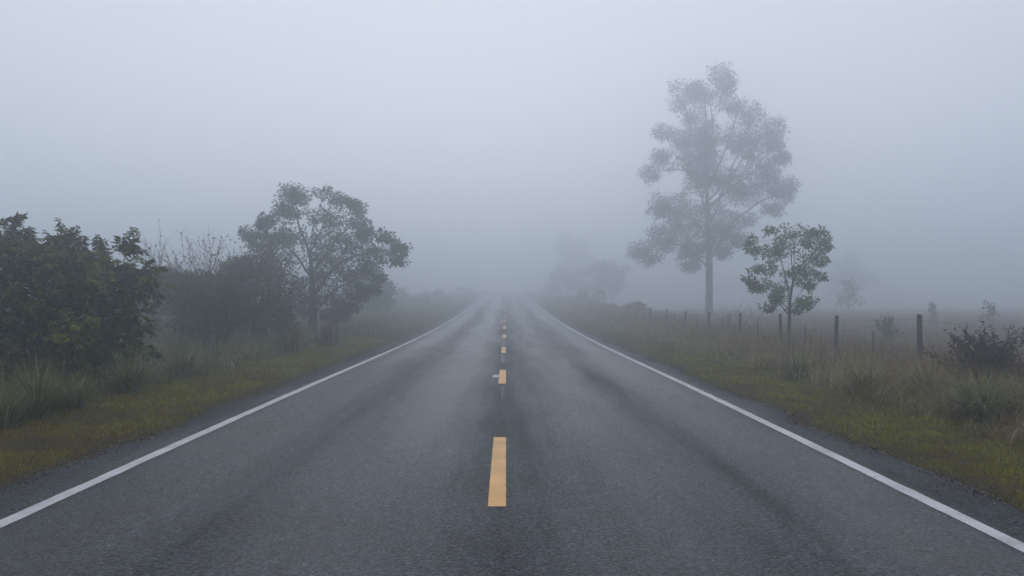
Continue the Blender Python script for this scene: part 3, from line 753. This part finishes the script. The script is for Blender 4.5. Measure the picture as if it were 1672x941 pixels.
# the bushy shrub that stands in the field by the wire
def upright_shrub(name, label, px, py_top, d, w, n_stem, seed, mat, leaf, per, cat, spread=.5, leafy=(.35, 1.0), stem_r=.008, twigs=5, group=None, bark='twig', curl=.12, leaf_w=.4, droop=0., base_px=None):
    """Stems fan out of one base, fork, and carry leaves between two fractions of their length."""
    rng = np.random.default_rng(seed)
    c = at(px, py_top, d); bx = c[0] if base_px is None else at(base_px, py_top, d)[0]
    g0 = float(ground_z(bx, d)); h = c[2] - g0
    lines, pos, ax = [], [], []
    def grow(p, dirv, L, r, lev):
        n = max(4, int(7 - lev)); pts = [p]; dv = dirv.copy()
        for k in range(n):
            dv = norm(dv + rng.normal(0, curl, 3) + np.array([0, 0, .04])); pts.append(pts[-1] + dv * L / n)
        pts = np.array(pts); lines.append((pts, np.linspace(r, r * .35, n + 1)))
        for k in range(int(per * (L / h) * (1 if lev else 1.0))):
            u = rng.uniform(0, 1); q = pts[min(n - 1, int(u * n))]; q2 = pts[min(n, int(u * n) + 1)]
            z = (q[2] - g0) / h
            if leafy[0] < z < leafy[1] or (lev and leafy[0] < z and rng.random() < .1):
                pos.append(q + (q2 - q) * rng.random()); ax.append(norm(norm(q2 - q) * .6 + rng.normal(0, .8, 3)) - np.array([0, 0, droop]))
        if lev < 2:
            for k in range(twigs if lev == 0 else max(2, twigs - 2)):
                i = rng.integers(max(1, n // 3), n + 1)
                t = norm(pts[i] - pts[i - 1]); s = norm(np.cross(t, rng.normal(size=3)))
                grow(pts[i], norm(t + s * rng.uniform(.4, .8)), L * rng.uniform(.28, .5), r * .5, lev + 1)
    for s in range(n_stem):
        a = rng.random() * 6.283; e = rng.random() ** .6 * spread
        dv = norm(np.array([math.cos(a) * e, math.sin(a) * e * .8, 1.]))
        grow(np.array([bx + math.cos(a) * .12 * w, d + math.sin(a) * .12 * w, g0 - .03]), dv, h * rng.uniform(.55, .86), stem_r * rng.uniform(.7, 1.2), 0)
    base = (bx, d, g0)
    root = tag(empty(name, base), label, cat, group)
    v, q, t = tubes(lines, 5)
    mesh_obj('stem', v, t, q, M[bark], root, base, smooth=True)
    if pos:
        pos = np.array(pos); ax = np.array(ax); L = leaf * rng.uniform(.6, 1.25, len(pos))
        v, t = leaves(pos, ax, L, L * leaf_w, rng)
        mesh_obj('foliage', v, t, None, mat, root, base, tint=np.repeat(rng.random(len(pos)), 4))
    return root

upright_shrub('field_shrub', 'small dark shrub behind the wire between the two nearest posts', 1451, 516, 29, .4, 14, 61, M['shrub'], .10, 26, 'shrub', .28, (.3, 1.1), .01)
upright_shrub('russet_weed', 'large dark russet weed at the right, in front of the wire', 1622, 545, 12.6, .5, 38, 62, M['russet'], .05, 44, 'weed', .42, (.35, 1.2), .008, 6)
upright_shrub('russet_weed', 'smaller russet weed leaning at the left of the large one', 1568, 562, 12.9, .3, 9, 63, M['russet'], .05, 40, 'weed', .25, (.4, 1.2), .007, 5)
upright_shrub('russet_weed', 'sparse russet weed at the right edge of the view', 1664, 575, 12.0, .3, 7, 64, M['russet'], .045, 26, 'weed', .4, (.4, 1.2), .006, 5)

# dry bare stalks poking out of the grass
STK = 'dry stalks poking out of the right hand grass'
for px, py, dd, sd, ns, lb in ((1317, 520, 21.5, 71, 3, 'tallest bare dark stalk between the second and third nearest posts'),
                               (1428, 527, 19.5, 72, 2, 'thin crooked stalk left of the nearest post'),
                               (1212, 488, 33, 73, 2, 'tall curved thin stalk by the fourth nearest post'),
                               (1196, 487, 33.5, 74, 5, 'reddish spray of dry stalks right of the tall tree trunk'),
                               (1237, 500, 30, 75, 3, 'forked dry stalk between young tree and fourth post'),
                               (1450, 556, 15.5, 76, 1, 'single dark upright stalk left of the nearest post'),
                               (1180, 506, 31.5, 77, 6, 'tangled brown stalks at the foot of the tall tree'),
                               (1560, 590, 11.4, 78, 3, 'thin brown stalks below the russet weeds')):
    upright_shrub('dry_stalk', lb, px, py, dd, .3, ns, sd, M['russet'], .05, 9, 'stalk', .25, (.5, 1.2), .0075 * max(1, dd / 20), 3, STK, curl=.16)


# ------------------------------------------------------------------ left side shrubs
def dense_bush(name, label, cl, d, basexy, mat, leaf, per, tuft_r, tufts, depth, seed, r_root=.06, stems=5, step=.3, droop=.2, leaf_w=.45, copies=2, cat='bush'):
    g0 = float(ground_z(basexy[0], basexy[1]))
    mx = np.mean([c[0][0] for c in cl]); mz = np.mean([c[0][2] for c in cl])
    return make_tree(name, label, cat, cl, [(basexy[0], basexy[1], g0 - .05), (basexy[0] * .7 + mx * .3, basexy[1], g0 + (mz - g0) * .5), (mx, basexy[1], mz)], r_root, leaf, leaf * leaf_w,
                     tufts, per, tuft_r, depth, mat, M['twig'], step=step, seed=seed, droop=droop, r_tip=.006, copies=copies, crown_name='foliage', trunk_name='stem')

d = 26
RB = [(560,510,50,40),(640,520,50,36),(500,560,60,50),(590,580,70,60),(680,560,55,45),(725,545,36,30),(540,660,70,60),(640,660,80,60),(730,640,50,50),(780,690,40,45),(560,760,80,60),(660,760,80,60),(760,760,60,50),(820,790,35,45),(560,850,80,50),(680,850,80,50),(790,850,55,45)]
cl = clump_list(RB, 220, 280, 3.361, d + 1.5)
dense_bush('round_bush', 'dense dull green bush between the twiggy shrub and the broad tree', cl, d + 1.5, (at(650 / 3.361 + 220, 540, d + 1.5)[0], d + 1.5), M['shrub'], .12, 26, .24, 11, 1.5, 81, step=.22, copies=2)
LB = [(130,560,50,30),(200,580,60,45),(100,640,60,50),(190,670,70,55),(280,600,60,50),(300,690,70,60),(90,740,70,50),(190,770,80,60),(300,790,80,60),(390,700,70,60),(400,800,80,60),(120,850,80,50),(260,860,80,50),(400,870,80,50),(400,590,60,45),(470,680,60,60),(480,800,70,60)]
cl = clump_list(LB, 220, 280, 3.361, d + 2.5)
dense_bush('low_bush', 'low dense bush behind the stems of the twiggy shrub', cl, d + 2.5, (at(250 / 3.361 + 220, 540, d + 2.5)[0], d + 2.5), M['shrub'], .12, 26, .24, 11, 1.2, 82, step=.22, copies=2)
upright_shrub('twiggy_shrub', 'half bare twiggy shrub with thin upright stems right of the feathery bush', 348, 386, 24, 1.4, 34, 83, M['shrub'], .09, 55, 'shrub', .66, (.10, .66), .017, 9, None, 'twig', .11, .45, .1)

# the near feathery bush: shoots with drooping rows of leaflets
def feathery_bush():
    d = 14.2; rng = np.random.default_rng(91)
    BU = [(20,240,90,70),(130,260,80,60),(-90,230,110,80),(-220,300,120,110),(270,300,80,60),(370,290,70,60),(460,310,60,50),(570,370,70,50),(690,380,80,60),(790,420,80,60),(880,470,70,50),(930,500,40,35),
          (0,400,120,100),(150,420,120,90),(300,430,110,90),(440,440,110,90),(580,480,110,80),(720,520,100,80),(840,560,80,60),(-150,450,140,120),
          (60,560,120,100),(220,580,120,100),(380,590,110,90),(540,620,110,90),(690,660,110,90),(810,700,80,80),(-120,620,140,120),(870,780,50,70),
          (40,720,120,100),(200,750,120,100),(380,760,110,90),(540,790,110,90),(700,820,110,80),(830,860,60,60),(-140,800,140,120),
          (60,880,120,90),(240,900,120,90),(420,920,110,90),(600,940,110,80),(760,950,90,70),(60,1010,110,70),(260,1030,110,70),(460,1040,110,60),(640,1040,90,60)]
    cl = [(c - np.array([.36, 0, .24]), a_, b_) for c, a_, b_ in clump_list(BU, 0, 320, 3.921, d, .9)]
    b = np.array([at(60, 600, d)[0], d + .4, 0]); b[2] = ground_z(b[0], b[1])
    root = tag(empty('feathery_bush', b), 'large dark green feathery leaved bush at the left edge, nearest of the bushes', 'bush')
    att, cen = [], []
    cx = np.mean([c[0][0] for c in cl]); hw = 3.2
    for c, rx, rz in cl:
        D = 1.7 * math.sqrt(max(.08, 1 - min(1, abs(c[0] - cx) / hw) ** 2))
        for oy in (rng.uniform(-1, -.35), rng.uniform(-.3, .4), rng.uniform(.3, 1)):
            for _ in range(6):
                q = rng.normal(size=3); q = q / np.linalg.norm(q) * rng.random() ** .4
                att.append([c[0] + q[0] * rx, c[1] + oy * D + q[1] * rx, max(.15, c[2] + q[2] * rz)]); cen.append(c + np.array([0, oy * D, -rz * .4]))
    att = np.array(att); cen = np.array(cen)
    tr = [(b[0], b[1], b[2] - .05), (b[0] + .1, b[1], .6), (b[0] - .1, b[1], 1.3)]
    path = polyline(tr, .25)
    nodes, par = colonize(att, path, list(range(-1, len(path) - 1)), .25, .26)
    v, q, t = tubes(branch_lines(nodes, par, .11, .006), 6)
    mesh_obj('stem', v, t, q, M['twig'], root, b, smooth=True)
    lines, LP, LA, LL, LT = [], [], [], [], []
    def shoot(p, dirv, L, npair, leafl, hang, tone):
        n = 8; pts = [np.array(p, float)]; dv = norm(np.array(dirv, float))
        for k in range(n):
            dv = norm(dv + np.array([0, 0, -hang * (k / n)]) + rng.normal(0, .05, 3)); pts.append(pts[-1] + dv * L / n)
        pts = np.array(pts); lines.append((pts, np.linspace(.006, .002, n + 1)))
        t = norm(np.gradient(pts, axis=0))
        for k in range(npair):
            u = .12 + .88 * (k + rng.random() * .3) / npair; f = u * n; i = min(n - 1, int(f)); pp = pts[i] + (pts[i + 1] - pts[i]) * (f - i)
            a = rng.random() * 6.283
            s0 = norm(np.cross(t[i], [0.2, .1, 1.])); s1 = np.cross(t[i], s0)
            taper = (.55 + .6 * math.sin(math.pi * min(1, u * .85 + .12)))
            for sg in (0, 1):
                th = a + sg * math.pi
                sd = s0 * math.cos(th) + s1 * math.sin(th) * .6
                LP.append(pp); LA.append(sd * .8 + t[i] * .45 + np.array([0, 0, -.55])); LL.append(leafl * taper * rng.uniform(.8, 1.2)); LT.append(tone + rng.normal(0, .12))
    for p, c in zip(att, cen):
        o = norm(p - c)
        tone = .1 + .55 * rng.random() ** 1.3 + .45 * (vnoise(p[0] * 1.0, p[2] + p[1] * .6, .6, 31) - .4)
        for _ in range(2):
            dv = o * .8 + rng.normal(0, .5, 3) + np.array([0, 0, .35])
            shoot(p + rng.normal(0, .08, 3), dv, rng.uniform(.22, .46), 10, .12, .35, tone)
    # the leading shoots that stand clear of the outline
    for X0, Y0, X1, Y1, ln in ((470,330,470,155,.13),(455,320,488,190,.12),(740,370,845,195,.15),(770,360,870,250,.14),(800,380,985,335,.14),(820,360,920,295,.13),(50,190,178,125,.13),(40,180,120,110,.13),(600,350,612,272,.12),(690,350,690,262,.12),(355,300,372,205,.12),(270,300,275,212,.12),(290,280,320,250,.12),(140,270,150,190,.12),(910,430,940,402,.1),(920,480,1025,455,.11),(930,520,970,560,.1),(20,210,40,160,.12),(-90,210,-60,90,.13),(-180,220,-150,100,.13)):
        a, e = at(X0 / 3.921, 320 + Y0 / 3.921, d), at(X1 / 3.921, 320 + Y1 / 3.921, d)
        a[1] += rng.uniform(-.4, .4); e[1] = a[1] + rng.uniform(-.15, .15)
        dv = e - a; dv[2] += .12 * abs(dv[0])
        shoot(a, dv, np.linalg.norm(e - a) * 1.08, 20, ln, .10 if abs(dv[0]) < abs(dv[2]) else .28, .45)
    v, q, t = tubes(lines, 3)
    mesh_obj('shoot', v, t, q, M['twig'], root, b)
    LP = np.array(LP); LA = np.array(LA); LL = np.array(LL)
    v, t = leaves(LP, LA, LL, LL * .34, rng, .2, .25)
    mesh_obj('foliage', v, t, None, M['bush'], root, b, tint=np.repeat(np.clip(LT, 0, 1), 4))
feathery_bush()
tussock('dry_tuft', 8, 600, 12.6, .95, 90, M['tall_dry'], 'dry pale seeding grass tuft in front of the feathery bush at left edge', None, 13, tint=(.5, 1), lean=(.2, 1.7), w=.009)


# ------------------------------------------------------------------ wire fence
fence = tag(empty('wire_fence', (8.9, 30, float(ground_z(8.9, 30)))), 'barbed wire fence on weathered wooden posts crossing the rough grass', 'fence')
py_ = [12.6, 17.1, 21.5, 25.8, 30.4, 35.0, 39.5, 44.2, 49.1, 53.6, 58.2]
tops = {}
rngf = np.random.default_rng(101)
def post_mesh(r, h, lean, seed):
    rr = np.random.default_rng(seed); sides = 12; rows = []
    zs = [-.15, 0, .3, .6, .9, h - .012, h]
    for z in zs:
        k = r * (1.05 - .08 * z / h) * (.86 if z == h else 1)
        a = np.arange(sides) * 6.283 / sides
        w = k * (1 + rr.normal(0, .035, sides))
        rows.append(np.stack([w * np.cos(a) + lean[0] * z, w * np.sin(a) + lean[1] * z, np.full(sides, z) + (rr.normal(0, .006, sides) if z >= h - .02 else 0)], -1))
    v = np.concatenate(rows + [np.array([[lean[0] * h, lean[1] * h, h + .004]])])
    q, t = [], []
    for k in range(len(zs) - 1):
        for j in range(sides):
            q.append([k * sides + j, k * sides + (j + 1) % sides, (k + 1) * sides + (j + 1) % sides, (k + 1) * sides + j])
    b = (len(zs) - 1) * sides
    for j in range(sides): t.append([b + j, b + (j + 1) % sides, len(v) - 1])
    return v, np.array(q), np.array(t)
for i, y in enumerate(py_):
    gz = float(ground_z(8.9, y)); h = 1.30 - .004 * (y - 17) + rngf.normal(0, .012)
    h = [1.3, 1.36, 1.30, 1.24, 1.19, 1.16, 1.10, 1.08, 1.02, 1.0, 1.0][i] - .02
    ln = rngf.normal(0, .028, 2)
    v, q, t = post_mesh(.05 + rngf.normal(0, .003), h, ln, i)
    mesh_obj('post', v + np.array([8.9, y, gz]), t, q, M['post'], fence, (8.9, y, gz), smooth=False)
    tops[y] = np.array([8.9 + ln[0] * h - .055, y + ln[1] * h, gz + h])
for a, b in zip(py_[:-1], py_[1:]):
    y = (a + b) / 2; gz = float(ground_z(8.9, y)); h = .92
    pts = np.array([[8.9, y, gz - .1], [8.905, y + .01, gz + .5], [8.89, y, gz + h]])
    v, q, t = tubes([(pts, np.array([.019, .017, .014]))], 6)
    mesh_obj('dropper', v, t, q, M['post'], fence, (8.9, y, gz))
for drop, nm in ((.10, 'wire'), (.38, 'wire'), (.68, 'wire')):
    lines = []; pl = []
    for a, b in zip(py_[:-1], py_[1:]):
        A, B = tops[a] - [0, 0, drop], tops[b] - [0, 0, drop]
        for k in range(12):
            u = k / 12; p = A + (B - A) * u; p[2] -= .05 * 4 * u * (1 - u) * (1 + .5 * math.sin(a)); pl.append(p)
    pl.append(tops[py_[-1]] - [0, 0, drop])
    lines.append((np.array(pl), np.full(len(pl), .0022)))
    # barbs
    P_ = np.array(pl)
    for yb in np.arange(12.7, 40, .28):
        c = np.array([np.interp(yb, P_[:, 1], P_[:, 0]), yb, np.interp(yb, P_[:, 1], P_[:, 2])])
        for sgn in (-1, 1):
            dv = np.array([rngf.normal(0, .5), rngf.normal(0, .3), sgn]); dv = dv / np.linalg.norm(dv) * .02
            lines.append((np.array([c - dv, c + dv]), np.array([.002, .0015])))
    v, q, t = tubes(lines, 4)
    mesh_obj(nm, v, t, q, M['wire'], fence, (8.9, 12.6, 1.0))


# ------------------------------------------------------------------ haze
def haze_box():
    x0, x1, y0, y1, z0, z1 = -242, 242, -47, 417, -2.0, 25.0
    v = np.array([[x, y, z] for z in (z0, z1) for y in (y0, y1) for x in (x0, x1)])
    q = np.array([[0, 2, 3, 1], [4, 5, 7, 6], [0, 1, 5, 4], [2, 6, 7, 3], [0, 4, 6, 2], [1, 3, 7, 5]])
    m, nt, out = new_mat('haze')
    p = nt.nodes.new('ShaderNodeVolumePrincipled')
    p.inputs['Color'].default_value = (.90, .95, 1.0, 1)
    p.inputs['Density'].default_value = HAZE
    p.inputs['Anisotropy'].default_value = .80
    nt.links.new(p.outputs[0], out.inputs['Volume'])
    try: m.cycles.homogeneous_volume = True
    except Exception: pass
    tag(mesh_obj('haze', v, None, q, m), 'pale blue morning fog filling the air', 'fog', kind='stuff')
HAZE = .0160
haze_box()

# ------------------------------------------------------------------ light and sky
SUN_EL, SUN_AZ = math.radians(3), math.radians(-4)      # just risen behind the fog, straight ahead
w = bpy.data.worlds.new('World'); SC.world = w; w.use_nodes = True
nt = w.node_tree
for n in list(nt.nodes): nt.nodes.remove(n)
wo = nt.nodes.new('ShaderNodeOutputWorld'); bg = nt.nodes.new('ShaderNodeBackground')
sky = nt.nodes.new('ShaderNodeTexSky'); sky.sky_type = 'NISHITA'; sky.sun_disc = False
sky.sun_elevation = SUN_EL; sky.sun_rotation = SUN_AZ; sky.dust_density = 4.0; sky.air_density = 1.0
mix = nt.nodes.new('ShaderNodeMix'); mix.data_type = 'RGBA'
mix.inputs[0].default_value = .93
mix.inputs[7].default_value = (7.15, 7.55, 8.5, 1)          # the even grey of the cloud deck
nt.links.new(sky.outputs[0], mix.inputs[6]); nt.links.new(mix.outputs[2], bg.inputs['Color'])
bg.inputs['Strength'].default_value = .10
nt.links.new(bg.outputs[0], wo.inputs['Surface'])

sun = bpy.data.lights.new('sun', 'SUN'); sun.energy = .5; sun.angle = math.radians(75); sun.color = (1, .98, .97)
so = bpy.data.objects.new('sun', sun); COL.objects.link(so)
so.location = (-20, 30, 60)
so.rotation_euler = (math.pi / 2 - SUN_EL, 0, math.pi - SUN_AZ)

# ------------------------------------------------------------------ camera and render settings
cam = bpy.data.cameras.new('camera'); co = bpy.data.objects.new('camera', cam); COL.objects.link(co)
co.location = (0, 0, EYE); co.rotation_euler = (math.pi / 2, 0, 0)
cam.sensor_width = 36; cam.lens = 36 * F_PX / 1672
cam.shift_x = (836 - VPX) / 1672; cam.shift_y = (VPY - 470.5) / 1672
cam.clip_start = .05; cam.clip_end = 2000
SC.camera = co
vs = SC.view_settings; vs.view_transform = 'Standard'; vs.look = 'None'; vs.gamma = 1; vs.use_curve_mapping = False
vs.exposure = 0.05
SC.render.engine = 'CYCLES'
cy = SC.cycles
cy.max_bounces = 16; cy.diffuse_bounces = 3; cy.glossy_bounces = 2; cy.transmission_bounces = 3; cy.volume_bounces = 14; cy.transparent_max_bounces = 8
cy.use_denoising = True
cy.sample_clamp_indirect = 5
